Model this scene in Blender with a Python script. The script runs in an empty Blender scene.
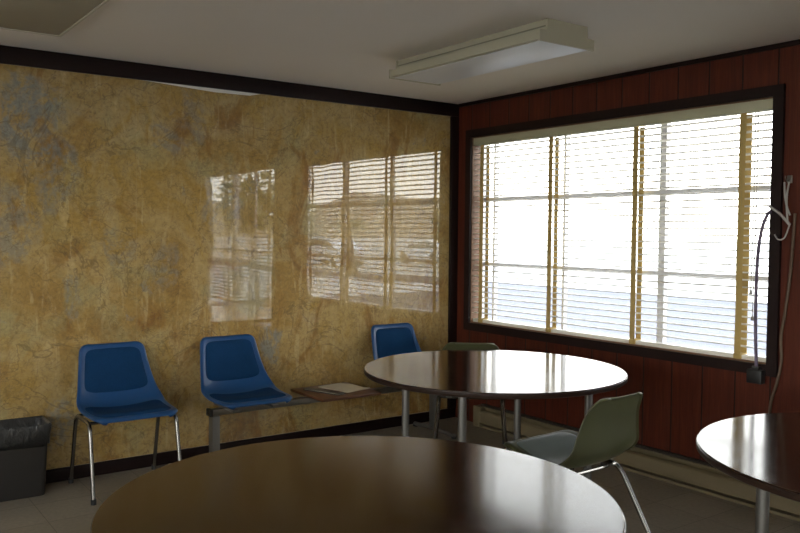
import bpy, bmesh, math, random
from mathutils import Vector, Matrix
random.seed(7)
PI = math.pi
SC = bpy.context.scene
COL = SC.collection

# ------------------------------------------------------------------ materials
class NT:
    def __init__(s, name):
        s.m = bpy.data.materials.new(name); s.m.use_nodes = True
        s.t = s.m.node_tree; s.n = s.t.nodes
        s.b = s.n['Principled BSDF']
    def node(s, kind, **kw):
        nd = s.n.new(kind)
        for k, v in kw.items(): setattr(nd, k, v)
        return nd
    def link(s, a, b): s.t.links.new(a, b)
    def put(s, sock, v):
        if isinstance(v, bpy.types.NodeSocket): s.link(v, sock)
        else: sock.default_value = v
    def coord(s, scale=(1, 1, 1), loc=(0, 0, 0), rot=(0, 0, 0)):
        tc = s.node('ShaderNodeTexCoord'); mp = s.node('ShaderNodeMapping')
        mp.inputs['Scale'].default_value = scale; mp.inputs['Location'].default_value = loc
        mp.inputs['Rotation'].default_value = rot
        s.link(tc.outputs['Object'], mp.inputs['Vector']); return mp.outputs[0]
    def noise(s, vec, scale, detail=4, rough=.55, dist=0.0):
        nd = s.node('ShaderNodeTexNoise')
        s.link(vec, nd.inputs['Vector'])
        nd.inputs['Scale'].default_value = scale; nd.inputs['Detail'].default_value = detail
        nd.inputs['Roughness'].default_value = rough; nd.inputs['Distortion'].default_value = dist
        return nd.outputs['Fac']
    def ramp(s, fac, stops, interp='LINEAR'):
        nd = s.node('ShaderNodeValToRGB'); cr = nd.color_ramp; cr.interpolation = interp
        while len(cr.elements) < len(stops): cr.elements.new(.5)
        for e, (p, c) in zip(cr.elements, stops):
            e.position = p; e.color = (c[0], c[1], c[2], 1) if hasattr(c, '__len__') else (c, c, c, 1)
        s.link(fac, nd.inputs[0]); return nd.outputs[0]
    def mix(s, fac, a, b, mode='MIX'):
        nd = s.node('ShaderNodeMix', data_type='RGBA', blend_type=mode)
        s.put(nd.inputs[0], fac)
        for i, v in ((6, a), (7, b)):
            if isinstance(v, (tuple, list)): v = (v[0], v[1], v[2], 1)
            s.put(nd.inputs[i], v)
        return nd.outputs[2]
    def math(s, op, a, b=0.0, c=None, clamp=False):
        nd = s.node('ShaderNodeMath', operation=op, use_clamp=clamp)
        s.put(nd.inputs[0], a); s.put(nd.inputs[1], b)
        if c is not None: s.put(nd.inputs[2], c)
        return nd.outputs[0]
    def smooth(s, v, lo, hi):
        nd = s.node('ShaderNodeMapRange', interpolation_type='SMOOTHSTEP')
        s.put(nd.inputs[0], v); nd.inputs[1].default_value = lo; nd.inputs[2].default_value = hi
        return nd.outputs[0]
    def sep(s, vec):
        nd = s.node('ShaderNodeSeparateXYZ'); s.link(vec, nd.inputs[0]); return nd.outputs
    def bump(s, h, strength=.3, dist=.01):
        nd = s.node('ShaderNodeBump'); nd.inputs['Strength'].default_value = strength
        nd.inputs['Distance'].default_value = dist; s.link(h, nd.inputs['Height']); return nd.outputs[0]
    def set(s, **kw):
        for k, v in kw.items():
            k = k.replace('_', ' ')
            if isinstance(v, (tuple, list)) and len(v) == 3: v = (v[0], v[1], v[2], 1)
            s.put(s.b.inputs[k], v)
        return s

def simple(name, col, rough=.5, metal=0.0, var=.12, scale=9.0, **kw):
    t = NT(name); v = t.coord()
    f = t.noise(v, scale, 4)
    c = t.mix(f, tuple(x * (1 - var) for x in col), tuple(min(1, x * (1 + var)) for x in col))
    t.set(Base_Color=c, Roughness=rough, Metallic=metal, **kw)
    return t.m

def wood(name, dark, light, axis=2, rough=.35, coat=0.0, scale=1.0, stretch=14):
    t = NT(name)
    sc = [stretch * scale] * 3; sc[axis] = 1.0 * scale
    v = t.coord(tuple(sc))
    f = t.noise(v, 2.2, 6, .6, .6)
    f2 = t.noise(t.coord(tuple(x * 4 for x in sc)), 3.0, 3)
    k = t.mix(.35, f, f2)
    c = t.ramp(k, [(.3, dark), (.7, light)])
    t.set(Base_Color=c, Roughness=rough, Coat_Weight=coat, Coat_Roughness=.08)
    return t.m

M = {}
M['trim'] = wood('dark_stained_trim', (.007, .0022, .002), (.013, .0045, .004), 0, .55)
M['trim_v'] = wood('dark_stained_post', (.007, .0022, .002), (.013, .0045, .004), 2, .55)
for k in ('trim', 'trim_v'): M[k].node_tree.nodes['Principled BSDF'].inputs['Specular IOR Level'].default_value = .25

def panel_mat():
    t = NT('red_brown_grooved_panelling')
    v = t.coord(); X, Y, Z = t.sep(v)
    u = t.math('DIVIDE', t.math('ADD', Y, .574), .2017)
    fr = t.math('FRACT', t.math('ADD', u, 100.5))
    d = t.math('ABSOLUTE', t.math('SUBTRACT', fr, .5))        # 0 at the groove
    groove = t.smooth(d, .012, .03)
    fl = t.math('FLOOR', t.math('ADD', u, 100.5 - .5 + .5))
    wn = t.node('ShaderNodeTexWhiteNoise', noise_dimensions='1D')
    idx = t.math('FLOOR', t.math('ADD', u, 100.0)); t.link(idx, wn.inputs['W'])
    g = t.noise(t.coord((5, 16, .9)), 2.0, 6, .6, .8)
    g2 = t.noise(t.coord((5, 70, 2.5)), 2.0, 3)
    k = t.mix(.4, g, g2)
    c = t.ramp(k, [(.3, (.042, .0072, .004)), (.55, (.080, .0155, .0068)), (.75, (.120, .030, .011))])
    c = t.mix(t.math('MULTIPLY', wn.outputs['Value'], .5), c, t.mix(1.0, c, (1.35, 1.55, 1.6), 'MULTIPLY'))
    c = t.mix(groove, (.010, .004, .003), c)
    t.set(Base_Color=c, Roughness=.5, Normal=t.bump(groove, .6, .006))
    t.b.inputs['Specular IOR Level'].default_value = .25
    return t.m
M['panel'] = panel_mat()

def map_mat():
    t = NT('laminated_geological_map_sheet')
    v = t.coord()
    wn = t.node('ShaderNodeTexNoise'); t.link(v, wn.inputs['Vector']); wn.inputs['Scale'].default_value = 2.6
    wn.inputs['Detail'].default_value = 5
    wv = t.node('ShaderNodeVectorMath', operation='MULTIPLY_ADD')
    t.link(wn.outputs['Color'], wv.inputs[0]); wv.inputs[1].default_value = (.34, .34, .34); t.link(v, wv.inputs[2])
    w = wv.outputs[0]
    n1 = t.noise(w, 1.55, 7, .62, .5)
    c = t.ramp(n1, [(.30, (.25, .138, .039)), (.42, (.355, .228, .074)), (.50, (.42, .298, .126)), (.60, (.375, .240, .068)), (.72, (.44, .33, .16))])
    # olive / grey-green ground in places
    n2 = t.noise(w, 2.3, 5, .6)
    c = t.mix(t.math('MULTIPLY', t.smooth(n2, .52, .66), .55), c, (.33, .295, .15))
    # brown plateaus
    n3 = t.noise(t.coord((1, 1, .55), (3.1, 0, 1.7)), 3.2, 6, .65, 1.2)
    c = t.mix(t.math('MULTIPLY', t.smooth(n3, .50, .66), .7), c, (.225, .105, .025))
    # vertical drainage streaks
    n4 = t.noise(t.coord((9, 1, 1.6), (0, 0, 4.)), 2.0, 5, .6, .7)
    c = t.mix(t.math('MULTIPLY', t.smooth(n4, .55, .7), .4), c, (.60, .47, .24))
    # blue-grey deposits: scattered and at their places on the sheet
    X, Y, Z = t.sep(w)
    n5 = t.noise(w, 5.0, 5, .6)
    blue = t.math('MULTIPLY', t.smooth(n5, .64, .72), .55)
    for (bx, bz, r, a) in BLOBS:
        dx = t.math('SUBTRACT', X, bx + .17); dz = t.math('SUBTRACT', Z, bz + .17)
        d = t.math('SQRT', t.math('ADD', t.math('MULTIPLY', dx, dx), t.math('MULTIPLY', t.math('MULTIPLY', dz, dz), .45)))
        d = t.math('ADD', d, t.math('MULTIPLY', t.math('SUBTRACT', n5, .5), .35))
        blue = t.math('MAXIMUM', blue, t.math('MULTIPLY', t.math('SUBTRACT', 1.0, t.smooth(d, r * .55, r * 1.1)), a))
    n7 = t.noise(w, 13.0, 5, .65)
    c = t.mix(t.math('MULTIPLY', blue, t.math('MULTIPLY', t.smooth(n7, .38, .60), .95)), c, (.19, .225, .235))
    # contour and river lines
    for off, sc, wd, amt in ((0, 1.7, .008, .42), (5, 3.4, .010, .22), (11, 7.0, .016, .28), (17, 13.0, .022, .20)):
        n = t.noise(t.coord((1, 1, 1), (off, 0, off)), sc, 5, .6, 1.0)
        l = t.math('ABSOLUTE', t.math('SUBTRACT', n, .5))
        c = t.mix(t.math('MULTIPLY', t.math('SUBTRACT', 1.0, t.smooth(l, wd * .3, wd)), amt), c, (.13, .09, .05))
    # printed speckle, paper seams
    n6 = t.noise(v, 38, 4, .7)
    c = t.mix(.55, c, t.mix(1.0, c, t.ramp(n6, [(.3, (.7, .7, .7)), (.7, (1.25, 1.25, 1.25))]), 'MULTIPLY'))
    x0, y0, z0 = t.sep(v)
    sm = t.math('ABSOLUTE', t.math('SUBTRACT', t.math('FRACT', t.math('DIVIDE', t.math('ADD', x0, 20.13), .86)), .5))
    c = t.mix(t.math('MULTIPLY', t.math('SUBTRACT', 1.0, t.smooth(sm, .001, .004)), .12), c, (.55, .45, .28))
    hb = t.noise(t.coord((1, 1, .35)), 3.2, 1, .4)
    hb2 = t.noise(t.coord((1, 1, .6)), 9.0, 1, .4)
    h = t.math('ADD', hb, t.math('MULTIPLY', hb2, .10))
    nb = t.bump(h, 1.0, .0022)
    t.set(Base_Color=c, Roughness=.75, Coat_Weight=1.0, Coat_Roughness=.018, Coat_IOR=1.72, Coat_Normal=nb)
    t.b.inputs['Specular IOR Level'].default_value = .1
    return t.m
BLOBS = [(-3.10, 2.05, .22, .75), (-2.98, 1.78, .16, .6), (-3.2, 1.45, .2, .5), (-2.3, 1.98, .10, .5), (-2.9, 1.0, .09, .55),
         (-1.62, .70, .09, .7), (-2.35, 1.2, .12, .45), (-1.98, 1.65, .13, .45), (-2.93, .35, .14, .6), (-2.15, 2.22, .12, .4), (-2.6, 1.32, .1, .4)]
M['map'] = map_mat()
M['paper_edge'] = simple('white_map_margin', (.75, .73, .68), .6, var=.05)

def ceil_mat():
    t = NT('cream_ceiling_paint'); v = t.coord()
    f = t.noise(v, 1.2, 5); g = t.noise(v, 120, 3)
    c = t.mix(f, (.78, .735, .675), (.84, .795, .74))
    t.set(Base_Color=c, Roughness=.8, Normal=t.bump(g, .25, .002)); return t.m
M['ceiling'] = ceil_mat()

def floor_mat():
    t = NT('worn_vinyl_floor_tiles'); v = t.coord((1, 1, 1), (.11, .06, 0))
    br = t.node('ShaderNodeTexBrick'); t.link(v, br.inputs['Vector'])
    br.offset = 0; br.inputs['Scale'].default_value = 1.0
    br.inputs['Brick Width'].default_value = .305; br.inputs['Row Height'].default_value = .305
    br.inputs['Mortar Size'].default_value = .0022; br.inputs['Mortar Smooth'].default_value = .4
    br.inputs['Color1'].default_value = (.27, .235, .185, 1); br.inputs['Color2'].default_value = (.23, .20, .155, 1)
    br.inputs['Mortar'].default_value = (.13, .11, .085, 1)
    f = t.noise(v, 3.0, 6, .65); g = t.noise(v, 45, 4, .7)
    c = t.mix(.6, br.outputs['Color'], t.mix(1.0, br.outputs['Color'], t.ramp(f, [(.3, .72), (.7, 1.25)]), 'MULTIPLY'))
    c = t.mix(.4, c, t.mix(1.0, c, t.ramp(g, [(.35, .7), (.65, 1.2)]), 'MULTIPLY'))
    t.set(Base_Color=c, Roughness=t.ramp(f, [(.3, .38), (.7, .55)])); return t.m
M['floor'] = floor_mat()

def table_mat():
    t = NT('dark_walnut_laminate'); v = t.coord((1.2, 16, 6))
    f = t.noise(v, 1.7, 6, .6, 1.1); g = t.noise(t.coord((3, 90, 20)), 2.0, 3)
    c = t.ramp(t.mix(.4, f, g), [(.3, (.015, .006, .003)), (.55, (.028, .012, .006)), (.75, (.044, .020, .010))])
    t.set(Base_Color=c, Roughness=.2)
    t.b.inputs['IOR'].default_value = 1.68
    r = t.noise(t.coord(), 7, 5); t.put(t.b.inputs['Roughness'], t.ramp(r, [(.3, .10), (.7, .15)]))
    return t.m
M['table'] = table_mat()
M['table_edge'] = wood('dark_table_edge_band', (.012, .006, .004), (.028, .013, .008), 0, .35)
M['steel'] = simple('grey_painted_steel', (.19, .185, .175), .38, .75, .1, 20)
M['chrome'] = simple('worn_chrome', (.25, .24, .225), .25, 1.0, .15, 25)
M['dark_chrome'] = simple('dull_dark_steel', (.20, .19, .17), .35, .9, .15, 25)
M['reveal'] = wood('mid_brown_reveal_board', (.13, .062, .028), (.22, .115, .055), 2, .5)
M['rubber'] = simple('black_rubber', (.012, .012, .012), .6)
M['blue_shell'] = simple('blue_moulded_plastic', (.0065, .055, .170), .36, 0, .06, 4)
def cloth(name, col):
    t = NT(name); v = t.coord()
    f = t.noise(v, 260, 2); g = t.noise(v, 7, 4)
    c = t.mix(f, tuple(x * .7 for x in col), tuple(x * 1.25 for x in col))
    c = t.mix(.5, c, t.mix(1.0, c, t.ramp(g, [(.3, .8), (.7, 1.15)]), 'MULTIPLY'))
    t.set(Base_Color=c, Roughness=.9, Normal=t.bump(f, .4, .002)); t.b.inputs['Specular IOR Level'].default_value = .12; return t.m
M['blue_pad'] = cloth('blue_upholstery', (.006, .036, .105))
M['green_shell'] = simple('olive_green_moulded_plastic', (.066, .070, .032), .36, 0, .08, 4)
M['seat_sheen'] = simple('seat_sheen_grey_green', (.20, .235, .22), .38, 0, .06, 6)  # pale grey stands for window light reflected in the glossy olive seat
M['tray'] = wood('reddish_brown_tray_laminate', (.075, .028, .014), (.13, .052, .025), 0, .4)
M['paper'] = simple('aged_paper', (.52, .47, .36), .7, 0, .1, 30)
M['black'] = simple('black_plastic', (.012, .012, .013), .4)
M['bin'] = simple('grey_brown_bin_plastic', (.021, .019, .0175), .45, 0, .1, 6)
def bag():
    t = NT('thin_black_bin_liner'); v = t.coord((1, 1, .5))
    f = t.noise(v, 22, 4, .6, 1.0)
    t.set(Base_Color=t.mix(f, (.018, .018, .018), (.05, .05, .048)), Roughness=.32, Normal=t.bump(f, .8, .015)); return t.m
M['bag'] = bag()
M['fixture'] = simple('aged_cream_enamel', (.46, .43, .32), .5, 0, .05, 5)
M['groove'] = simple('painted_groove_shade', (.22, .21, .16), .5, 0, .05, 5)
M['lens'] = simple('milky_acrylic_lens', (.74, .76, .78), .35, 0, .04, 8)
M['panel_ceiling'] = simple('beige_access_panel_paint', (.42, .39, .30), .7, 0, .05, 4)
M['panel_edge'] = simple('pale_panel_rim', (.60, .57, .48), .6, 0, .05, 4)
M['heater'] = simple('olive_tan_heater_enamel', (.17, .135, .075), .5, .0, .08, 3)
M['heater_dark'] = simple('heater_gap_shade', (.02, .017, .012), .6)
M['blind_rail'] = simple('olive_cream_blind_rail', (.42, .40, .27), .5, 0, .05, 5)
def translucent(name, col, amt, rough=.5):
    t = NT(name); out = t.n['Material Output']
    f = t.noise(t.coord(), 60, 3)
    c = t.mix(f, tuple(x * .9 for x in col), tuple(min(1, x * 1.06) for x in col))
    t.set(Base_Color=c, Roughness=rough)
    tr = t.node('ShaderNodeBsdfTranslucent'); t.link(c, tr.inputs[0])
    ms = t.node('ShaderNodeMixShader'); ms.inputs[0].default_value = amt
    t.link(t.b.outputs[0], ms.inputs[1]); t.link(tr.outputs[0], ms.inputs[2]); t.link(ms.outputs[0], out.inputs[0])
    return t.m
M['slat'] = translucent('ivory_glare_slat', (.80, .77, .69), .34, .4)  # light let through the slats stands for glare on opaque ones
M['slat_tan'] = simple('darkened_tan_slat', (.16, .14, .09), .5, 0, .06, 6)  # dimness of the mirrored blind put into its slat colour, setting off the gap
M['tape'] = translucent('mustard_cotton_ladder_tape', (.50, .36, .13), .13, .9)
M['alu'] = simple('grey_aluminium', (.50, .49, .50), .4, .4, .05, 10)
def glass():
    t = NT('window_glass'); out = t.n['Material Output']
    tr = t.node('ShaderNodeBsdfTransparent'); tr.inputs[0].default_value = (.97, .98, .98, 1)
    gl = t.node('ShaderNodeBsdfGlossy'); gl.inputs['Roughness'].default_value = .0
    fr = t.node('ShaderNodeFresnel'); ge = t.node('ShaderNodeNewGeometry')
    t.link(t.math('MULTIPLY_ADD', ge.outputs['Backfacing'], 1 / 1.45 - 1.45, 1.45), fr.inputs[0])
    ms = t.node('ShaderNodeMixShader'); t.link(fr.outputs[0], ms.inputs[0])
    t.link(tr.outputs[0], ms.inputs[1]); t.link(gl.outputs[0], ms.inputs[2]); t.link(ms.outputs[0], out.inputs[0])
    return t.m
M['glass'] = glass()
M['cord_purple'] = simple('purple_grey_cord', (.13, .10, .16), .6, 0, .2, 40)
M['cord_brown'] = simple('brown_cable_sheath', (.10, .065, .04), .6, 0, .2, 40)
M['cord_grey'] = simple('pale_grey_cable_sheath', (.34, .33, .31), .55, 0, .15, 40)
M['wall_plain'] = simple('tan_wall_paint', (.42, .33, .2), .8, 0, .06, 3)
M['rear_wall'] = simple('dim_tan_rear_wall_paint', (.38, .28, .16), .8, 0, .06, 3)
M['shade_roof'] = simple('grey_shade_roofing', (.2, .2, .2), .8)
M['gravel'] = simple('pale_gravel', (.50, .46, .38), .9, 0, .15, .6)
M['asphalt'] = simple('shade_tinted_asphalt', (.140, .135, .142), .95, 0, .12, .8)
M['asphalt'].node_tree.nodes['Principled BSDF'].inputs['Specular IOR Level'].default_value = .0
M['concrete'] = simple('pale_concrete', (.55, .52, .46), .9, 0, .1, .8)
M['hill'] = simple('dry_tan_hillside', (.30, .23, .14), .9, 0, .2, .02)
M['leaf'] = simple('green_foliage', (.10, .14, .04), .6, 0, .4, 2)
M['trunk'] = simple('brown_bark', (.13, .09, .06), .9, 0, .3, 6)
M['car'] = simple('white_car_paint', (.75, .75, .74), .25)
M['car_glass'] = simple('dark_car_glass', (.02, .025, .03), .1)

# ------------------------------------------------------------------ mesh helpers
class MB:
    def __init__(s): s.v = []; s.f = []
    def add(s, vs, fs):
        b = len(s.v); s.v += [tuple(p) for p in vs]; s.f += [tuple(b + i for i in f) for f in fs]; return s
    def box(s, lo, hi, bev=0.0, rot=None, org=None):
        if bev:
            bm = bmesh.new(); bmesh.ops.create_cube(bm, size=1)
            for v in bm.verts:
                v.co = Vector([(lo[i] + hi[i]) / 2 + v.co[i] * (hi[i] - lo[i]) for i in range(3)])
            bmesh.ops.bevel(bm, geom=list(bm.edges), offset=bev, segments=2, affect='EDGES', profile=.5)
            bm.verts.index_update(); vs = [v.co.copy() for v in bm.verts]; fs = [[v.index for v in f.verts] for f in bm.faces]; bm.free()
        else:
            vs = [Vector((x, y, z)) for z in (lo[2], hi[2]) for y in (lo[1], hi[1]) for x in (lo[0], hi[0])]
            fs = [(0, 2, 3, 1), (4, 5, 7, 6), (0, 1, 5, 4), (2, 6, 7, 3), (0, 4, 6, 2), (1, 3, 7, 5)]
        if rot is not None:
            o = Vector(org if org else [(lo[i] + hi[i]) / 2 for i in range(3)])
            vs = [o + rot @ (v - o) for v in vs]
        return s.add(vs, fs)
    def tube(s, pts, r, n=10, smooth=0, cap=True, flat=1.0):
        P = [Vector(p) for p in pts]
        if smooth: P = spline(P, smooth)
        R = r if hasattr(r, '__len__') else [r] * len(P)
        if len(R) != len(P): R = [R[0] + (R[-1] - R[0]) * i / (len(P) - 1) for i in range(len(P))]
        T = [(P[min(i + 1, len(P) - 1)] - P[max(i - 1, 0)]).normalized() for i in range(len(P))]
        a = Vector((0, 0, 1)) if abs(T[0].z) < .9 else Vector((1, 0, 0))
        N = (a - T[0] * a.dot(T[0])).normalized(); vs = []; fs = []
        for i, p in enumerate(P):
            N = (N - T[i] * N.dot(T[i])).normalized(); B = T[i].cross(N)
            for k in range(n):
                t = 2 * PI * k / n; vs.append(p + (N * math.cos(t) * flat + B * math.sin(t)) * R[i])
        for i in range(len(P) - 1):
            for k in range(n):
                fs.append((i * n + k, i * n + (k + 1) % n, (i + 1) * n + (k + 1) % n, (i + 1) * n + k))
        if cap:
            fs.append(tuple(range(n - 1, -1, -1))); fs.append(tuple(range((len(P) - 1) * n, len(P) * n)))
        return s.add(vs, fs)
    def lathe(s, prof, n=96, c=(0, 0, 0)):
        vs = []; fs = []; m = len(prof)
        for k in range(n):
            a = 2 * PI * k / n
            for r, z in prof: vs.append((c[0] + r * math.cos(a), c[1] + r * math.sin(a), c[2] + z))
        for k in range(n):
            for j in range(m - 1):
                a, b = k * m + j, ((k + 1) % n) * m + j
                fs.append((a, b, b + 1, a + 1))
        fs.append(tuple(((n - k) % n) * m for k in range(n))); fs.append(tuple(k * m + m - 1 for k in range(n)))
        return s.add(vs, fs)
    def prism(s, poly, a, b, axis=1):
        n = len(poly)
        def mk(p, t):
            q = [0, 0, 0]; o = [i for i in range(3) if i != axis]; q[o[0]] = p[0]; q[o[1]] = p[1]; q[axis] = t; return q
        vs = [mk(p, a) for p in poly] + [mk(p, b) for p in poly]
        fs = [(i, (i + 1) % n, n + (i + 1) % n, n + i) for i in range(n)] + [tuple(range(n - 1, -1, -1)), tuple(range(n, 2 * n))]
        return s.add(vs, fs)
    def build(s, name, mat, parent=None, angle=40, solid=0, subd=0):
        me = bpy.data.meshes.new(name); me.from_pydata([tuple(v) for v in s.v], [], s.f)
        bm = bmesh.new(); bm.from_mesh(me); bmesh.ops.recalc_face_normals(bm, faces=bm.faces); bm.to_mesh(me); bm.free()
        me.polygons.foreach_set('use_smooth', [True] * len(me.polygons))
        me.set_sharp_from_angle(angle=math.radians(angle)); me.update()
        me.materials.append(mat)
        o = bpy.data.objects.new(name, me); COL.objects.link(o)
        if parent is not None: o.parent = parent
        if solid:
            md = o.modifiers.new('thickness', 'SOLIDIFY'); md.thickness = solid; md.offset = 0
        if subd:
            md = o.modifiers.new('smooth', 'SUBSURF'); md.levels = subd; md.render_levels = subd
        return o

def spline(P, k):
    out = []
    for i in range(len(P) - 1):
        p0, p1, p2, p3 = P[max(i - 1, 0)], P[i], P[i + 1], P[min(i + 2, len(P) - 1)]
        for j in range(k):
            t = j / k
            out.append(.5 * ((2 * p1) + (p2 - p0) * t + (2 * p0 - 5 * p1 + 4 * p2 - p3) * t * t + (3 * p1 - p0 - 3 * p2 + p3) * t ** 3))
    out.append(P[-1].copy()); return out

def fillet(pts, r, n=6):
    """polyline with rounded corners"""
    P = [Vector(p) for p in pts]; out = [P[0]]
    for i in range(1, len(P) - 1):
        a = (P[i - 1] - P[i]); b = (P[i + 1] - P[i]); rr = min(r, a.length * .49, b.length * .49)
        A = P[i] + a.normalized() * rr; B = P[i] + b.normalized() * rr
        for k in range(n + 1):
            t = k / n; out.append(A * (1 - t) ** 2 + P[i] * 2 * t * (1 - t) + B * t * t)
    out.append(P[-1]); return out

def tag(o, label, cat, group=None, kind=None):
    o['label'] = label; o['category'] = cat
    if group: o['group'] = group
    if kind: o['kind'] = kind
    return o
def struct(o, label=None):
    o['kind'] = 'structure'
    if label: o['label'] = label
    return o
def empty(name, loc, rz=0.0):
    o = bpy.data.objects.new(name, None); COL.objects.link(o); o.location = loc; o.rotation_euler = (0, 0, rz)
    o.empty_display_size = .1; return o
def kids(o): return [c for c in bpy.data.objects if c.parent == o]
def copy_tree(o, parent=None):
    c = o.copy(); COL.objects.link(c)
    if parent is not None: c.parent = parent
    for ch in kids(o): copy_tree(ch, c)
    return c

# ------------------------------------------------------------------ room
H = 2.44
XB, YB = -7.2, -8.0
WT = .14
W1 = (-2.575, -.180, .7626, 2.169)          # window_1: y0, y1, z0, z1
W2 = (-5.18, -3.03, .36, 2.19)              # window_2
def wall_x(x0, x1, openings, y0, y1, z0, z1):
    """wall slab normal to X with rectangular openings, one mesh"""
    mb = MB(); ys = sorted({y0, y1, *[o[0] for o in openings], *[o[1] for o in openings]})
    for a, b in zip(ys[:-1], ys[1:]):
        m = (a + b) / 2; op = [o for o in openings if o[0] < m < o[1]]
        if not op: mb.box((x0, a, z0), (x1, b, z1))
        else:
            mb.box((x0, a, z0), (x1, b, op[0][2])); mb.box((x0, a, op[0][3]), (x1, b, z1))
    return mb
struct(MB().box((XB - WT, YB - WT, -.12), (WT, WT, 0)).build('floor', M['floor']))
struct(MB().box((XB - WT, YB - WT, H), (WT, WT, H + .14)).build('ceiling', M['ceiling']))
struct(MB().box((XB - WT, 0, 0), (WT, WT, H)).build('wall_left', M['wall_plain']))
struct(wall_x(0, WT, [W1, W2], YB, 0, 0, H).build('wall_right', M['panel']))
W4 = (-6.6, -2.9, .75, 2.2)                 # unseen window added behind the camera to brighten the room: x0, x1, z0, z1
bw = MB()
bw.box((XB - WT, YB - WT, 0), (W4[0], YB, H)).box((W4[1], YB - WT, 0), (WT, YB, H))
bw.box((W4[0], YB - WT, 0), (W4[1], YB, W4[2])).box((W4[0], YB - WT, W4[3]), (W4[1], YB, H))
struct(bw.build('wall_back', M['rear_wall']))
W3 = (-7.2, -1.6, .75, 2.2)                # unseen side window, added to bring more light into the room
struct(wall_x(XB - WT, XB, [W3], YB, 0, 0, H).build('wall_side', M['rear_wall']))
# roof slab with eaves, unseen, shaped to shade the ground outside
rf = MB().prism([(XB - .6, H + .14), (.35, H + .14), (.35, H + .3), ((XB) / 2, 3.75), (XB - .6, H + .3)], YB - .6, 60, 1)
rf = MB().prism([(XB - .6, H + .16), (.3, H + .16), (.3, H + .32), (-1.2, 3.9), (XB - .6, 3.9)], YB - 60, .6, 1)
struct(rf.build('shade_roof', M['shade_roof']))

# trims
def strip(name, lo, hi, mat, bev=.004):
    return struct(MB().box(lo, hi, bev).build(name, mat))
strip('trim_1', (XB, -.022, 2.343), (-.0, -.0005, H), M['trim'])
strip('trim_2', (-.0765, -.024, .075), (-.0005, -.0005, 2.3425), M['trim_v'])
strip('trim_3', (-.02, YB, H - .026), (-.0005, -.0245, H), M['trim'])
strip('baseboard_left', (XB, -.018, 0), (-.0, -.0005, .075), M['trim'])
# wall map
mp = MB().box((XB + .05, -.006, .078), (-.0775, -.0008, 2.341)).build('wall_map', M['map'])
tag(mp, 'yellowed laminated geological map covering the whole left wall', 'map')
MB().add([(-2.46, -.0072, 2.3425), (-1.68, -.0072, 2.3425), (-1.76, -.0072, 2.324), (-2.0, -.0072, 2.320),
          (-2.46, -.0062, 2.3425), (-1.68, -.0062, 2.3425), (-1.76, -.0062, 2.324), (-2.0, -.0062, 2.320)],
         [(0, 1, 2, 3), (7, 6, 5, 4), (0, 3, 7, 4), (3, 2, 6, 7), (2, 1, 5, 6), (1, 0, 4, 5)]).build('paper_margin', M['paper_edge'], mp)['label'] = 'white paper margin showing under the dark top trim'

# ------------------------------------------------------------------ windows and blinds
def window(name, W, cols, rows, casing=.058, x_glass=.115, inward=1, xw=0.0):
    y0, y1, z0, z1 = W
    s = inward
    def bx(mb, xa, xb, *r):
        (ya, yb), (za, zb) = r
        A, B = xw + s * xa, xw + s * xb
        return mb.box((min(A, B), ya, za), (max(A, B), yb, zb))
    f = MB()
    fw = .022
    for a, b in ((y0, y0 + fw), (y1 - fw, y1)): bx(f, x_glass - .02, x_glass + .02, (a, b), (z0, z1))
    for a, b in ((z0, z0 + fw), (z1 - fw, z1)): bx(f, x_glass - .02, x_glass + .02, (y0 + fw, y1 - fw), (a, b))
    root = struct(f.build(name, M['alu']))
    for c, w in cols:
        bx(MB(), x_glass - .018, x_glass + .018, (c - w / 2, c + w / 2), (z0 + fw, z1 - fw)).build('mullion', M['alu'], root)
    for r in rows:
        bx(MB(), x_glass - .016, x_glass + .016, (y0 + fw, y1 - fw), (r - .0125, r + .0125)).build('glazing_bar', M['alu'], root)
    bx(MB(), x_glass - .002, x_glass + .002, (y0 + fw, y1 - fw), (z0 + fw, z1 - fw)).build('pane', M['glass'], root)
    # casing around the opening on the room side and the lined reveal
    c = MB(); t = casing
    for a, b in ((y0 - t, y0), (y1, y1 + t)): bx(c, -.020, -.0005, (a, b), (z0 - t, z1 + t))
    for a, b in ((z0 - t, z0), (z1, z1 + t)): bx(c, -.020, -.0005, (y0, y1), (a, b))
    c.build('casing', M['trim'], root)
    l = MB()
    e = .001
    bx(l, -.001, .094, (y0 - .001, y0 + .006), (z0, z1)); bx(l, -.001, .094, (y1 - .006, y1 + .001), (z0, z1))
    bx(l, -.001, .094, (y0 + .006, y1 - .006), (z0 - .001, z0 + .006)); bx(l, -.001, .094, (y0 + .006, y1 - .006), (z1 - .006, z1 + .001))
    l.build('reveal_lining', M['reveal'], root)
    return root
win1 = window('window_1', W1, [(-1.823, .045), (-.325, .018), (-1.03, .018)], [1.705, 1.211])
win2 = window('window_2', W2, [(-3.72, .04), (-4.35, .04)], [1.71, 1.21, .60])

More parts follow.
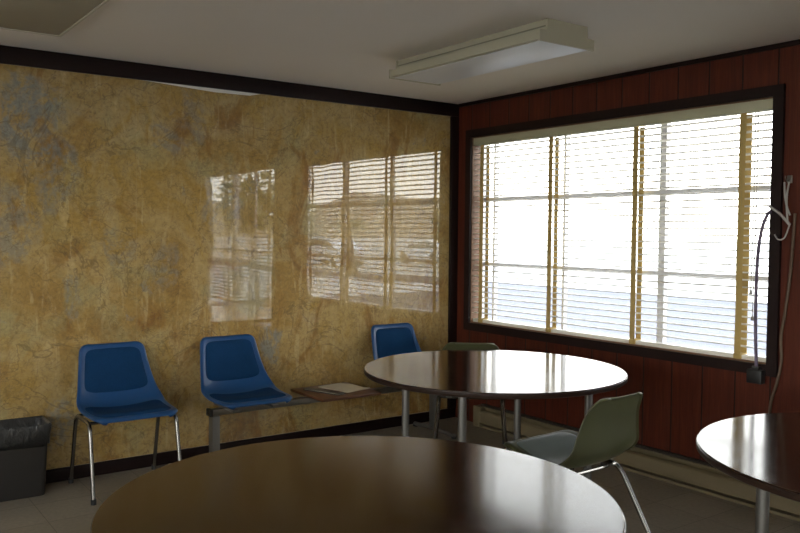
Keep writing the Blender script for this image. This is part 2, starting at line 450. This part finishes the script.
def blind(name, W, zb, tapes, tilt, label, pitch=.0402, xw=0.0, s=1, slat='slat'):
    y0, y1, z0, z1 = W; y0 += .010; y1 -= .010
    xc = xw + s * .036
    root = empty(name, (xc, (y0 + y1) / 2, z1 - .006)); tag(root, label, 'blind')
    o = Vector(root.location)
    def P(x, y, z): return Vector((x, y, z)) - o
    MB().box(P(xc - .036, y0, z1 - .062), P(xc + .03, y1, z1 - .0065), .004).build('head_rail', M['blind_rail'], root)
    top = z1 - .085; n = int((top - zb - .035) / pitch) + 1
    # one curved slat, copied down the ladder
    m = MB(); vs = []; fs = []; K = 6; hw = .027
    for yy in (y0 + .006, y1 - .006):
        for sgn in (1, -1):
            for k in range(K + 1):
                u = -1 + 2 * k / K
                x = u * hw; z = .0058 * (1 - u * u) + sgn * .0013
                vs.append((x * math.cos(tilt) - z * math.sin(tilt), yy - o.y, x * math.sin(tilt) + z * math.cos(tilt)))
    N = K + 1
    for k in range(K):
        fs.append((k, k + 1, 2 * N + k + 1, 2 * N + k)); fs.append((N + k + 1, N + k, 3 * N + k, 3 * N + k + 1))
    fs.append((0, 2 * N, 3 * N, N)); fs.append((K, N + K, 3 * N + K, 2 * N + K))
    m.add(vs, fs); m.add([], [])
    first = m.build('slat', M[slat], root)
    first.location = P(xc, o.y, top)
    for i in range(1, n):
        c = first.copy(); COL.objects.link(c); c.location = P(xc, o.y, top - i * pitch)
    last = top - (n - 1) * pitch
    MB().box(P(xc - .026, y0 + .004, zb), P(xc + .026, y1 - .004, zb + .024), .004).build('bottom_rail', M['slat'], root)
    for ty in tapes:
        t = MB()
        for dx in (-.030, .030):
            pts = []
            for k in range(40):
                z = z1 - .064 + (zb + .003 - (z1 - .064)) * k / 39
                pts.append(P(xc + dx, ty + .0010 * math.sin(k * .4 + dx * 50), z))
            for a, b in zip(pts[:-1], pts[1:]):
                w = .019
                t.add([a + Vector((-.0006, -w, 0)), a + Vector((-.0006, w, 0)), b + Vector((-.0006, w, 0)), b + Vector((-.0006, -w, 0)),
                       a + Vector((.0006, -w, 0)), a + Vector((.0006, w, 0)), b + Vector((.0006, w, 0)), b + Vector((.0006, -w, 0))],
                      [(0, 1, 2, 3), (7, 6, 5, 4), (0, 4, 5, 1), (2, 6, 7, 3), (0, 3, 7, 4), (1, 5, 6, 2)])
        t.box(P(xc - .034, ty - .024, zb - .001), P(xc + .034, ty + .024, zb + .030), .006)
        t.build('ladder_tape', M['tape'], root)
    return root, P
TAPES = (-.285, -.985, -1.69, -2.395)
b1, P1 = blind('venetian_blind', W1, W1[2] + .008, TAPES, math.radians(-2.5), 'ivory venetian blind with mustard ladder tapes lowered over the large window')
pc = MB()
pc.tube([P1(-.008, -2.475, 2.10), P1(-.010, -2.478, 1.6), P1(-.010, -2.474, 1.16)], .0022, 6, 6)
pc.lathe([(.001, .03), (.006, .02), (.009, .004), (.008, 0), (.001, -.001)], 12, P1(-.010, -2.474, 1.13))
pc.tube([P1(-.008, -2.490, 2.10), P1(-.010, -2.492, 1.5), P1(-.010, -2.487, 1.02)], .0022, 6, 6)
pc.lathe([(.001, .03), (.006, .02), (.009, .004), (.008, 0), (.001, -.001)], 12, P1(-.010, -2.487, .99))
pc.build('pull_cord', M['cord_grey'], b1)
b2, P2 = blind('venetian_blind', W2, .60, (-3.18, -3.80, -4.41, -5.03), math.radians(8), 'venetian blind stopping short of the sill, mirrored left of centre in the map', slat='slat_tan')

def plain_window(name, W, xw):
    y0, y1, z0, z1 = W; f = MB()
    for a, b in ((y0, y0 + .04), ((y0 + y1) / 2 - .02, (y0 + y1) / 2 + .02), (y1 - .04, y1)): f.box((xw, a, z0), (xw + .04, b, z1))
    for a, b in ((z0, z0 + .04), (z1 - .04, z1)): f.box((xw, y0, a), (xw + .04, y1, b))
    r = struct(f.build(name, M['alu']))
    MB().box((xw + .018, y0 + .03, z0 + .03), (xw + .022, y1 - .03, z1 - .03)).build('pane', M['glass'], r)
plain_window('fill_window_side', W3, XB - .09)
f4 = MB()
for a, b in ((W4[0], W4[0] + .04), (-4.77, -4.73), (W4[1] - .04, W4[1])): f4.box((a, YB - .09, W4[2]), (b, YB - .05, W4[3]))
for a, b in ((W4[2], W4[2] + .04), (W4[3] - .04, W4[3])): f4.box((W4[0], YB - .09, a), (W4[1], YB - .05, b))
w4 = struct(f4.build('fill_window_rear', M['alu']))
MB().box((W4[0] + .03, YB - .072, W4[2] + .03), (W4[1] - .03, YB - .068, W4[3] - .03)).build('pane', M['glass'], w4)

# ------------------------------------------------------------------ ceiling light and access panel
lt = empty('ceiling_light', (-1.18, -1.615, H)); tag(lt, 'long cream fluorescent light fixture, unlit, on the ceiling', 'light')
L2 = .60
MB().prism([(-.13, -.0005), (.13, -.0005), (.135, -.055), (-.135, -.055)], -L2 + .01, L2 - .01, 1).build('housing', M['fixture'], lt)
MB().prism([(-.138, -.056), (.138, -.056), (.180, -.062), (.180, -.098), (.165, -.101), (-.165, -.101), (-.180, -.098), (-.180, -.062)], -L2 + .006, L2 - .006, 1).build('side_rail', M['fixture'], lt)
MB().box((-.160, -L2 + .02, -.106), (.160, L2 - .02, -.1012), .003).build('lens', M['lens'], lt)
for s in (-1, 1):
    a, b = sorted((s * L2, s * (L2 - .012)))
    MB().prism([(-.137, -.0005), (.137, -.0005), (.139, -.055), (.186, -.058), (.186, -.108), (-.186, -.108), (-.186, -.058), (-.139, -.055)], a, b, 1).build('end_cap', M['fixture'], lt)
for s in (-1, 1):
    MB().box((s * .1365 - .0015, -L2 + .015, -.036), (s * .1365 + .0015, L2 - .015, -.030)).build('groove', M['groove'], lt)  # darker strip on the housing side, groove shade put into its colour
ap = empty('ceiling_panel', (-3.40, -1.02, H)); tag(ap, 'flat beige panel with a pale rim fixed to the ceiling', 'panel')
MB().box((-.35, -.53, -.012), (.352, .53, -.0005), .003).build('panel_board', M['panel_ceiling'], ap)
rim = MB()
for lo, hi in (((.352, -.545, -.015), (.365, .545, -.0005)), ((-.365, -.545, -.015), (-.352, .545, -.0005)), ((-.352, .53, -.015), (.352, .545, -.0005)), ((-.352, -.545, -.015), (.352, -.53, -.0005))):
    rim.box(lo, hi)
rim.build('rim', M['panel_edge'], ap)

# ------------------------------------------------------------------ baseboard heater
hy0, hy1 = -4.6, -.34
ht = empty('baseboard_heater', (-.035, (hy0 + hy1) / 2, 0)); tag(ht, 'long low olive tan baseboard heater under the window', 'heater')
def hx(mb, x0, x1, z0, z1, bev=0.0, y0=hy0, y1=hy1):
    c = (hy0 + hy1) / 2; return mb.box((x0 + .035, y0 - c, z0), (x1 + .035, y1 - c, z1), bev)
hx(MB(), -.014, -.001, .0, .15).build('back_plate', M['heater'], ht)
hc = (hy0 + hy1) / 2
MB().prism([(-.030, .118), (-.036, .128), (-.034, .108), (-.034, .040), (-.030, .036), (-.030, .112), (-.026, .117)][:0] or
           [(-.032, .036), (-.026, .036), (-.026, .112), (-.010, .120), (-.010, .125), (-.030, .116), (-.034, .110)], hy0 - hc, hy1 - hc, 1).build('front_cover', M['heater'], ht)
MB().prism([(.034, .15), (.008, .15), (.002, .146), (.002, .142), (.010, .145), (.034, .145)], hy0 - hc, hy1 - hc, 1).build('top_hood', M['heater'], ht)
hx(MB(), -.030, -.001, .1505, .166).build('gap_shade_strip', M['heater_dark'], ht)  # dark strip stands for the shaded gap above the heater
hx(MB(), -.058, -.015, .055, .105).build('fin_core', M['heater_dark'], ht)
hx(MB(), -.060, -.015, .0, .016).build('bottom_rail', M['heater'], ht)
for yy in (hy0, hy1):
    hx(MB(), -.070, -.001, 0, .152, .003, yy - .035, yy + .035).build('end_cap', M['heater'], ht)

# ------------------------------------------------------------------ tables
def make_table(loc, rz, legang, label, R=.688):
    T = .735; LR = .50
    root = empty('round_table', loc, rz); tag(root, label, 'table')
    MB().lathe([(.001, T - .006), (R - .006, T - .006), (R - .003, T - .006), (R - .003, T - .0015), (R - .0045, T)][0:0] or
               [(R - .006, T - .005), (R - .0035, T - .004), (R - .0035, T - .001), (R - .005, T)], 160).build('tabletop', M['table'], root, 20)
    MB().lathe([(R - .02, T - .027), (R - .004, T - .027), (R, T - .023), (R, T - .006), (R - .003, T - .0048), (R - .02, T - .0048)], 160).build('edge_band', M['table_edge'], root, 50)
    ap_ = MB()
    for k in range(4):
        a0 = legang - rz + k * PI / 2; a1 = a0 + PI / 2
        p = Vector((LR * math.cos(a0), LR * math.sin(a0), T - .05)); q = Vector((LR * math.cos(a1), LR * math.sin(a1), T - .05))
        d = (q - p).normalized()
        ap_.tube([p + d * .03, q - d * .03], .016, 4, 0, True)
    ap_.build('under_frame', M['dark_chrome'], root)
    for k in range(4):
        a = legang - rz + k * PI / 2; c = Vector((LR * math.cos(a), LR * math.sin(a), 0))
        lg = MB().tube([c + Vector((0, 0, .018)), c + Vector((0, 0, T - .038))], .0205, 18).build('leg', M['steel'], root)
        MB().lathe([(.001, 0), (.019, 0), (.0225, .004), (.0225, .022), (.019, .026)], 18, c).build('foot_glide', M['rubber'], lg)
        MB().box((c.x - .05, c.y - .05, T - .040), (c.x + .05, c.y + .05, T - .0275), .003).build('mounting_plate', M['dark_chrome'], lg)
    return root
make_table((-1.185, -1.735, 0), .95, math.atan2(-.254, -.427) , 'round dark walnut table before the window with the olive chair pulled up', .682)
make_table((-2.915, -3.11, 0), .95, .6, 'round dark walnut table filling the foreground, nearest of the tables', .678)
make_table((-1.222, -3.79, 0), .95, math.atan2(.314, -.426), 'round dark walnut table cut off by the right edge of the picture', .676)

# ------------------------------------------------------------------ moulded chairs
PROF = [Vector((d, 0, z)) for d, z in [(-.004, .782), (.006, .745), (.022, .68), (.045, .60), (.075, .525), (.112, .468), (.165, .437), (.24, .426), (.33, .430), (.41, .440), (.455, .443), (.485, .434)]]
WID = [.183, .187, .196, .208, .222, .236, .243, .243, .240, .234, .228, .222]
CURL = [.012, .018, .024, .034, .046, .054, .046, .034, .022, .010, .004, .002]
class Shell:
    def __init__(s, wid=WID, prof=PROF, curl=CURL, ctop=.045, cfront=.05):
        s.P = spline(prof, 10); n = len(s.P)
        L = [0]
        for a, b in zip(s.P[:-1], s.P[1:]): L.append(L[-1] + (b - a).length)
        s.len = L[-1]; s.L = L
        def interp(arr):
            return [arr[min(int(i / 10), len(arr) - 2)] * (1 - (i / 10 - min(int(i / 10), len(arr) - 2))) + arr[min(int(i / 10), len(arr) - 2) + 1] * (i / 10 - min(int(i / 10), len(arr) - 2)) for i in range(n)]
        s.W = interp(wid); s.C = interp(curl); s.ct = ctop; s.cf = cfront
    def at(s, t):
        l = max(0, min(1, t)) * s.len
        for i in range(len(s.L) - 1):
            if s.L[i + 1] >= l: break
        f = (l - s.L[i]) / max(1e-9, s.L[i + 1] - s.L[i])
        p = s.P[i].lerp(s.P[i + 1], f); tg = (s.P[min(i + 2, len(s.P) - 1)] - s.P[max(i - 1, 0)]).normalized()
        nrm = Vector((-tg.z, 0, tg.x)); nrm = nrm if nrm.x + nrm.z > 0 else -nrm
        return p, nrm, s.W[i] * (1 - f) + s.W[i + 1] * f, s.C[i] * (1 - f) + s.C[i + 1] * f, l
    def pt(s, u, t, off=0.0, roll=True):
        p, n, w, c, l = s.at(t)
        for x, r in ((l, s.ct), (s.len - l, s.cf)):
            if x < r: w -= r - math.sqrt(max(0, r * r - (r - x) ** 2))
        x = u * w
        k = abs(u) ** 2.6 * c + off
        if roll:                                            # rolled outer rim
            e = max(0, (abs(u) - .93) / .07); k -= .012 * e * e
            e2 = max(0, 1 - l / .02); e3 = max(0, 1 - (s.len - l) / .02)
            k -= .012 * e2 * e2 + .012 * e3 * e3
        q = p + n * k
        return Vector((x, -q.x, q.z))                       # chair faces -Y, back at y=0
    def shell(s, name, mat, parent):
        us = [-1, -.985, -.96, -.93, -.88] + [-.8 + .1 * i for i in range(17)] + [.88, .93, .96, .985, 1]
        ts = [0, .005, .012, .02, .035] + [.05 + .025 * i for i in range(37)] + [.965, .98, .988, .995, 1]
        vs = [s.pt(u, t) for t in ts for u in us]; n = len(us)
        fs = [(j * n + i, j * n + i + 1, (j + 1) * n + i + 1, (j + 1) * n + i) for j in range(len(ts) - 1) for i in range(n - 1)]
        return MB().add(vs, fs).build(name, mat, parent, 60, solid=.006)
    def pad(s, name, mat, parent, u0, t0, t1, th=.016):
        vs = []; fs = []; N = 26; m = 26
        tm, th2 = (t0 + t1) / 2, (t1 - t0) / 2
        for j in range(m + 1):
            for i in range(N + 1):
                a = -1 + 2 * i / N; b = -1 + 2 * j / m
                # rounded-square outline
                k = (abs(a) ** 7 + abs(b) ** 7) ** (1 / 7); mx = max(abs(a), abs(b)); g = mx / k if k > 1e-6 else 1
                aa, bb = a * g, b * g
                hgt = th * (1 - max(abs(a), abs(b)) ** 8) + .0035
                if mx > .999: hgt = -.001
                vs.append(s.pt(aa * u0, tm + bb * th2, hgt, False))
        fs = [(j * (N + 1) + i, j * (N + 1) + i + 1, (j + 1) * (N + 1) + i + 1, (j + 1) * (N + 1) + i) for j in range(m) for i in range(N)]
        return MB().add(vs, fs).build(name, mat, parent, 80)
SH = Shell()
def four_legs(root, mat, hw=.236, hwf=.240, ztop=.412, yr=-.02, yf=-.475, r=.0112):
    for s in (-1, 1):
        for yy, ym in ((yf, -.40), (yr, -.13)):
            x0, x1 = s * hw, s * hwf
            pts = fillet([(x1, yy, .012), (x0, ym, ztop), (x0, -.265, ztop)], .055)
            lg = MB().tube(pts, r, 12).build('leg', mat, root)
            MB().tube([(x1, yy, 0), (x1, yy, .028)], r + .003, 12).build('foot_glide', M['rubber'], lg)
    br = MB()
    for yy in (-.15, -.385): br.tube([(-hw, yy, ztop), (-.10, yy, ztop - .004), (.10, yy, ztop - .004), (hw, yy, ztop)], .009, 8)
    for sx in (-.14, .14):
        for yy in (-.15, -.385): br.box((sx - .02, yy - .02, ztop), (sx + .02, yy + .02, ztop + .014))
    br.build('cross_brace', mat, root)

c1 = empty('stacking_chair', (-2.665, -.058, 0), math.radians(0)); tag(c1, 'blue padded plastic chair with four chrome legs beside the bin', 'chair')
SH.shell('seat_shell', M['blue_shell'], c1)
SH.pad('back_pad', M['blue_pad'], c1, .86, .035, .40); SH.pad('seat_pad', M['blue_pad'], c1, .90, .555, .965)
four_legs(c1, M['chrome'])

def olive_chair(loc, rz, label, scale_z=1.0):
    root = empty('stacking_chair', loc, rz); tag(root, label, 'chair')
    prof = [Vector((p.x - .03 * max(0, (p.z - .5) / .28) ** 2, 0, p.z - (.028 * max(0, (p.z - .45) / .33)) + (-.032 * math.exp(-((p.x - .17) / .13) ** 2) + .022 * max(0, (p.x - .24) / .24)))) for p in PROF]
    for q in prof: q.x -= .050 * math.exp(-((q.z - .48) / .11) ** 2) * (1 if q.x < .2 else 0)
    wid = [.160, .172, .192, .214, .236, .252, .260, .254, .240, .234, .228, .222]
    curl = [.004, .014, .022, .028, .032, .036, .036, .030, .020, .010, .004, .002]
    S = Shell(wid, prof, curl, .06, .05)
    S.shell('seat_shell', M['green_shell'], root)
    root.scale.z = scale_z
    S.pad('seat_pad', M['seat_sheen'], root, .84, .50, .955, .012)  # thin sheet over the seat shell, carrying the painted window sheen
    four_legs(root, M['chrome'], .205, .235, .372, .06, -.46)
    return root
olive_chair((-1.245, -2.590, 0), math.radians(182), 'olive green plastic chair with chrome legs seen from behind')
olive_chair((-.728, -1.03, 0), math.radians(139), 'olive grey plastic chair turned to the corner, between it and the table', 1.02)

# ------------------------------------------------------------------ beam bench
bn = empty('beam_bench', (-1.288, -.305, 0)); tag(bn, 'two-seat blue beam bench with a wooden tray between its seats', 'bench')
BY = -.33
MB().box((-.875, -.028, .337), (.90, .028, .374), .004).build('beam', M['dark_chrome'], bn)
for s in (-.875, .90):
    MB().box((s - .010, -.031, .334), (s + .010, .031, .377), .003).build('beam_end_cap', M['black'], bn)
for sx in (-.845, .845):
    lg = MB().box((sx - .024, -.030, .02), (sx + .024, .030, .334), .004)
    lg.tube(fillet([(sx, -.23, .020), (sx, 0, .032), (sx, .23, .020)], .05), .016, 10)
    l = lg.build('leg', M['steel'], bn)
    for yy in (-.225, .225): MB().lathe([(.001, 0), (.018, 0), (.020, .004), (.018, .016)], 14, (sx, yy, 0)).build('foot_glide', M['rubber'], l)
for sx in (-.645, .645):
    sh = empty('seat', (sx, .262, -.008)); sh.parent = bn
    SH.shell('seat_shell', M['blue_shell'], sh); SH.pad('back_pad', M['blue_pad'], sh, .86, .035, .40); SH.pad('seat_pad', M['blue_pad'], sh, .90, .555, .965)
    for dx in (-.13, .13):
        b = MB(); b.box((dx - .02, -.42, .381), (dx + .02, -.14, .395)); b.box((dx - .02, -.40, .395), (dx + .02, -.37, .43)); b.box((dx - .02, -.20, .395), (dx + .02, -.17, .43))
        b.build('bracket', M['dark_chrome'], sh)
tr = MB().box((-.225, -.235, .382), (.215, .195, .400), .003).build('tray', M['tray'], bn); tr['label'] = 'reddish brown wooden tray between the two seats'
MB().box((-.13, -.10, .372), (.13, .10, .382)).build('tray_bracket', M['dark_chrome'], bn)

# things on the tray
mg = empty('magazine', (-1.20, -.285, .4003), math.radians(14)); tag(mg, 'pale magazine lying on the bench tray', 'magazine')
pg = MB(); K = 12
vs = []
for j in range(K + 1):
    for sx in (-.105, .105):
        vs.append((sx, -.14 + .28 * j / K, .004 + .002 * math.sin(j * .8 + sx * 20)))
for j in range(K + 1):
    for sx in (-.105, .105): vs.append((sx, -.14 + .28 * j / K, 0))
n = (K + 1) * 2
fs = [(2 * j, 2 * j + 1, 2 * j + 3, 2 * j + 2) for j in range(K)] + [(n + 2 * j + 1, n + 2 * j, n + 2 * j + 2, n + 2 * j + 3) for j in range(K)]
fs += [(2 * j, 2 * j + 2, n + 2 * j + 2, n + 2 * j) for j in range(K)] + [(2 * j + 3, 2 * j + 1, n + 2 * j + 1, n + 2 * j + 3) for j in range(K)]
fs += [(0, n, n + 1, 1), (2 * K, 2 * K + 1, n + 2 * K + 1, n + 2 * K)]
pg.add(vs, fs).build('pages', M['paper'], mg, 80)
ft = empty('folder', (-1.385, -.335, .4003), math.radians(20)); tag(ft, 'narrow black folder lying beside the magazine on the bench tray', 'folder')
MB().box((-.035, -.15, 0), (.035, .15, .006), .0015).build('cover', M['black'], ft)
MB().box((-.032, -.147, .006), (.030, .147, .0085)).build('sheet', M['paper'], ft)
MB().box((-.035, -.15, .0085), (.022, .15, .0115), .001).build('cover', M['black'], ft)

# ------------------------------------------------------------------ waste bin
wb = empty('waste_bin', (-3.262, -.135, 0), math.radians(-2)); tag(wb, 'dark rectangular waste bin with a black liner by the map', 'bin')
def ring(hx_, hy_, z, r=.03, n=6):
    out = []
    for qx, qy, a0 in ((1, 1, 0), (-1, 1, 90), (-1, -1, 180), (1, -1, 270)):
        for k in range(n + 1):
            a = math.radians(a0 + 90 * k / n); out.append(Vector((qx * (hx_ - r) + r * math.cos(a), qy * (hy_ - r) + r * math.sin(a), z)))
    return out
def loft(rings, mb, cap0=False, cap1=False):
    n = len(rings[0]); vs = [p for r in rings for p in r]
    fs = [(j * n + i, j * n + (i + 1) % n, (j + 1) * n + (i + 1) % n, (j + 1) * n + i) for j in range(len(rings) - 1) for i in range(n)]
    if cap0: fs.append(tuple(range(n)))
    if cap1: fs.append(tuple(range((len(rings) - 1) * n, len(rings) * n)))
    return mb.add(vs, fs)
loft([ring(.185, .082, .012), ring(.183, .080, 0), ring(.190, .088, 0.002), ring(.193, .09, .02), ring(.210, .104, .372), ring(.214, .108, .374), ring(.214, .108, .386), ring(.207, .101, .386), ring(.188, .086, .014)], MB(), True, True).build('bin_body', M['bin'], wb, 35)
rg = []
rn = random.Random(3)
base = ring(1, 1, 0, .03)
for (h, z, amp) in ((.0, .15, .004), (-.004, .30, .006), (.0, .388, .004), (.006, .396, .003), (.0105, .388, .004), (.0095, .36, .006), (.0075, .325, .007), (.0065, .292, .008)):
    f = max(0, min(1, z / .386)); hx_ = .192 + .020 * f; hy_ = .088 + .018 * f
    rr = ring(hx_ + h, hy_ + h, z)
    for i, p in enumerate(rr):
        jz = rn.uniform(-1, 1)
        p.z += jz * amp * (2.4 if z < .33 and h > 0 else .6)
        if h > 0.005: p.x += (1 if p.x > 0 else -1) * abs(rn.uniform(0, .004)); p.y += (1 if p.y > 0 else -1) * abs(rn.uniform(0, .003))
        else: p.x *= 1 - .012 * (h <= 0); p.y *= 1 - .05 * (h <= 0)
    rg.append(rr)
ln = loft(rg, MB()).build('liner', M['bag'], wb, 70, solid=.0012)
ln['label'] = 'thin black plastic liner folded over the rim'

# ------------------------------------------------------------------ cords and boxes by the window
ob = empty('outlet_box', (-.021, -2.535, .705)); tag(ob, 'small black electrical box on the casing below the window corner', 'outlet')
MB().box((-.045, -.042, -.042), (0, .042, .030), .005).build('box_body', M['black'], ob)
MB().box((-.034, -.020, .030), (-.006, .020, .048), .004).build('plug', M['rubber'], ob)
cd = MB().tube([(-.042, -2.535, .752), (-.046, -2.528, .95), (-.046, -2.525, 1.15), (-.045, -2.530, 1.35), (-.044, -2.548, 1.48), (-.042, -2.575, 1.555), (-.040, -2.592, 1.57)], .0088, 10, 8).build('power_cord', M['cord_purple'])
tag(cd, 'purplish grey cord hanging down over the right end of the blind', 'cord')
gc = MB().tube([(-.034, -2.578, 1.60), (-.036, -2.60, 1.585), (-.034, -2.635, 1.56), (-.034, -2.665, 1.53), (-.03, -2.69, 1.50)], .0075, 10, 8)
gc.tube([(-.030, -2.655, 1.72), (-.032, -2.66, 1.66), (-.034, -2.672, 1.60), (-.032, -2.690, 1.55)], .005, 8, 8)
gc.tube([(-.030, -2.680, 1.72), (-.032, -2.672, 1.66), (-.034, -2.672, 1.60), (-.036, -2.68, 1.52)], .005, 8, 8)
gc.tube([(-.034, -2.690, 1.50), (-.046, -2.672, 1.435), (-.046, -2.640, 1.425), (-.034, -2.612, 1.45)], .004, 8, 8)
g = gc.build('cable', M['cord_grey']); tag(g, 'tangle of pale grey cable hooked on the panelling right of the window', 'cable')
bc = MB().tube([(-.010, -2.705, 1.56), (-.012, -2.700, 1.43), (-.012, -2.690, 1.25), (-.012, -2.668, 1.05), (-.012, -2.650, .92), (-.012, -2.655, .80), (-.012, -2.635, .68), (-.012, -2.605, .57), (-.012, -2.60, .45), (-.012, -2.615, .30), (-.014, -2.62, .17)], .0075, 10, 8).build('cable', M['cord_brown'])
tag(bc, 'brown cable running down the panelling behind the right table', 'cable')
hk = empty('cable_hook', (-.0005, -2.668, 1.735)); tag(hk, 'small dark hook holding the pale grey cable', 'hook')
MB().box((-.006, -.014, -.02), (0, .014, .02), .002).build('hook_plate', M['dark_chrome'], hk)
MB().tube([(-.004, 0, -.004), (-.030, 0, -.010), (-.044, 0, .004), (-.044, 0, .016)], .003, 8, 6).build('hook_arm', M['dark_chrome'], hk)

# ------------------------------------------------------------------ outdoors
GZ = -.35
struct(MB().box((-60, -260, GZ - .3), (600, 200, GZ - .02)).build('ground', M['gravel']))
struct(MB().box((WT + .01, -120, GZ - .02), (16.2, 120, GZ)).build('pavement', M['asphalt']))  # asphalt strip whose tone also carries the building's shadow on the ground
struct(MB().box((2.5, -34, GZ), (13, -14.5, GZ + .03)).build('added_concrete_apron', M['concrete']))  # unseen pale slab, added so the gap under the second blind mirrors bright
hm = MB(); vs = []; fs = []; NX, NY = 26, 8
rn = random.Random(5)
for j in range(NY + 1):
    for i in range(NX + 1):
        a = math.radians(118 + 58 * i / NX); d = 330 + 40 * j
        prof = math.sin(PI * j / NY) * (16 + 15 * math.exp(-((i - 9) / 3.5) ** 2) + 6 * math.sin(i * 1.1) + rn.uniform(-2, 2))
        vs.append((d * math.sin(a), d * math.cos(a), GZ - 1 + max(0, prof)))
for j in range(NY):
    for i in range(NX): fs.append((j * (NX + 1) + i, j * (NX + 1) + i + 1, (j + 1) * (NX + 1) + i + 1, (j + 1) * (NX + 1) + i))
o = hm.add(vs, fs).build('hills', M['hill'], None, 80); struct(o)

def palm(loc):
    root = empty('palm_tree', loc); tag(root, 'small palm tree outdoors, mirrored in the map right of centre', 'tree')
    MB().tube([(0, 0, 0), (.03, .02, 1.0), (0, .05, 2.0)], [.16, .10], 10, 5).build('trunk', M['trunk'], root)
    r = random.Random(2)
    for k in range(22):
        a = k * 2.4; el = r.uniform(.1, 1.2); L = r.uniform(.9, 1.25); m = MB()
        spine = []
        for q in range(9):
            t = q / 8; rad = L * t * math.cos(el * .8); zz = 2.0 + L * t * math.sin(el) - 1.0 * t * t * L * .8
            spine.append(Vector((rad * math.cos(a), rad * math.sin(a) + .05, zz)))
        m.tube(spine, [.012, .004], 5)
        sd = Vector((-math.sin(a), math.cos(a), 0))
        for q in range(1, 9):
            for sgn in (-1, 1):
                w = .26 * math.sin(PI * (q / 9) ** .7); p = spine[q]; f = (spine[q] - spine[q - 1])
                tip = p + sd * sgn * w + f * .6 - Vector((0, 0, .08)); b = p + f * -.35; u = Vector((0, 0, .006))
                m.add([p + u, b + u, tip, p - u, b - u], [(0, 1, 2), (4, 3, 2), (0, 3, 4, 1), (0, 2, 3), (1, 4, 2)])
        m.build('frond', M['leaf'], root)
palm((14.2, -24.0, GZ))
def tree(loc, h, r0, label, seed):
    root = empty('leafy_tree', loc); tag(root, label, 'tree')
    MB().tube([(0, 0, 0), (.05, .03, h * .35), (0, 0, h * .7)], [.16, .06], 8, 5).build('trunk', M['trunk'], root)
    r = random.Random(seed); m = MB()
    for k in range(1500):
        d = Vector((r.gauss(0, 1), r.gauss(0, 1), r.gauss(0, 1))).normalized() * r0 * r.uniform(.45, 1)
        c = Vector((d.x, d.y, h * .68 + d.z * .8)); e1 = Vector((r.gauss(0, 1), r.gauss(0, 1), r.gauss(0, 1))).normalized() * .17
        e2 = e1.cross(Vector((r.gauss(0, 1), r.gauss(0, 1), r.gauss(0, 1)))).normalized() * .10
        m.add([c - e1, c + e2, c + e1, c - e2], [(0, 1, 2, 3)])
    m.build('foliage', M['leaf'], root)
tree((15, -35, GZ), 5.0, 2.2, 'green tree outdoors, mirrored in the small window reflection on the map', 1)
tree((24.5, -29.5, GZ), 3.2, 1.4, 'low bushy tree outdoors, mirrored near the corner of the map', 2)
def car(loc, rz, label):
    root = empty('parked_car', loc, rz); tag(root, label, 'car', None)
    body = [(-2.1, .35), (-2.12, .75), (-1.95, .92), (-1.0, .98), (-.45, 1.42), (1.1, 1.45), (1.75, .98), (2.1, .90), (2.15, .4), (1.9, .3), (-1.9, .3)]
    MB().prism(body, -.85, .85, 1).build('body', M['car'], root, 25)
    for s in (-1, 1):
        MB().prism([(-.85, 1.0), (-.4, 1.36), (.25, 1.38), (.25, 1.0)], s * .853 - .006, s * .853 + .006, 1).build('side_window', M['car_glass'], root)
        MB().prism([(.33, 1.0), (.33, 1.38), (1.0, 1.38), (1.5, 1.0)], s * .853 - .006, s * .853 + .006, 1).build('side_window', M['car_glass'], root)
        for x in (-1.35, 1.35):
            MB().tube([(x, s * .70, .33), (x, s * .87, .33)], .33, 20).build('wheel', M['rubber'], root)
    return root
car((19.5, -34.5, GZ), math.radians(80), 'white car parked outdoors, mirrored beside the palm in the map')
car((26.0, -28.6 - 5, GZ), math.radians(85), 'white car parked outdoors, mirrored near the right end of the map')

# ------------------------------------------------------------------ light
wd = bpy.data.worlds.new('hazy_sky'); SC.world = wd; wd.use_nodes = True
nt = wd.node_tree; bg = nt.nodes['Background']
tc = nt.nodes.new('ShaderNodeTexCoord'); sp = nt.nodes.new('ShaderNodeSeparateXYZ'); cr = nt.nodes.new('ShaderNodeValToRGB')
nt.links.new(tc.outputs['Generated'], sp.inputs[0]); nt.links.new(sp.outputs[2], cr.inputs[0])
cr.color_ramp.elements[0].position = 0; cr.color_ramp.elements[0].color = (1, .96, .86, 1)
cr.color_ramp.elements[1].position = .8; cr.color_ramp.elements[1].color = (.55, .66, .86, 1)
nt.links.new(cr.outputs[0], bg.inputs[0]); bg.inputs[1].default_value = 7.0

# ------------------------------------------------------------------ camera
cam = bpy.data.cameras.new('camera'); co = bpy.data.objects.new('camera', cam); COL.objects.link(co); SC.camera = co
cam.sensor_width = 36; cam.sensor_fit = 'HORIZONTAL'; cam.lens = 816.81 * 36 / 800; cam.clip_start = .05; cam.clip_end = 2000
yaw, pit, rol = math.radians(35.981391), math.radians(-2.354729), math.radians(.490904)
F = Vector((math.sin(yaw) * math.cos(pit), math.cos(yaw) * math.cos(pit), math.sin(pit)))
Rv = Vector((math.cos(yaw), -math.sin(yaw), 0)); U = Rv.cross(F)
r2 = Rv * math.cos(rol) + U * math.sin(rol); u2 = -Rv * math.sin(rol) + U * math.cos(rol)
mt = Matrix((r2, u2, -F)).transposed().to_4x4(); mt.translation = (-4.10095, -4.90541, 1.44242)
co.matrix_world = mt

SC.view_settings.view_transform = 'Standard'; SC.view_settings.look = 'None'
SC.view_settings.exposure = .62; SC.view_settings.gamma = 1; SC.view_settings.use_curve_mapping = False
SC.cycles.max_bounces = 10; SC.cycles.diffuse_bounces = 6; SC.cycles.glossy_bounces = 4; SC.cycles.transparent_max_bounces = 12
SC.cycles.sample_clamp_indirect = 8
SC.cycles.use_denoising = True
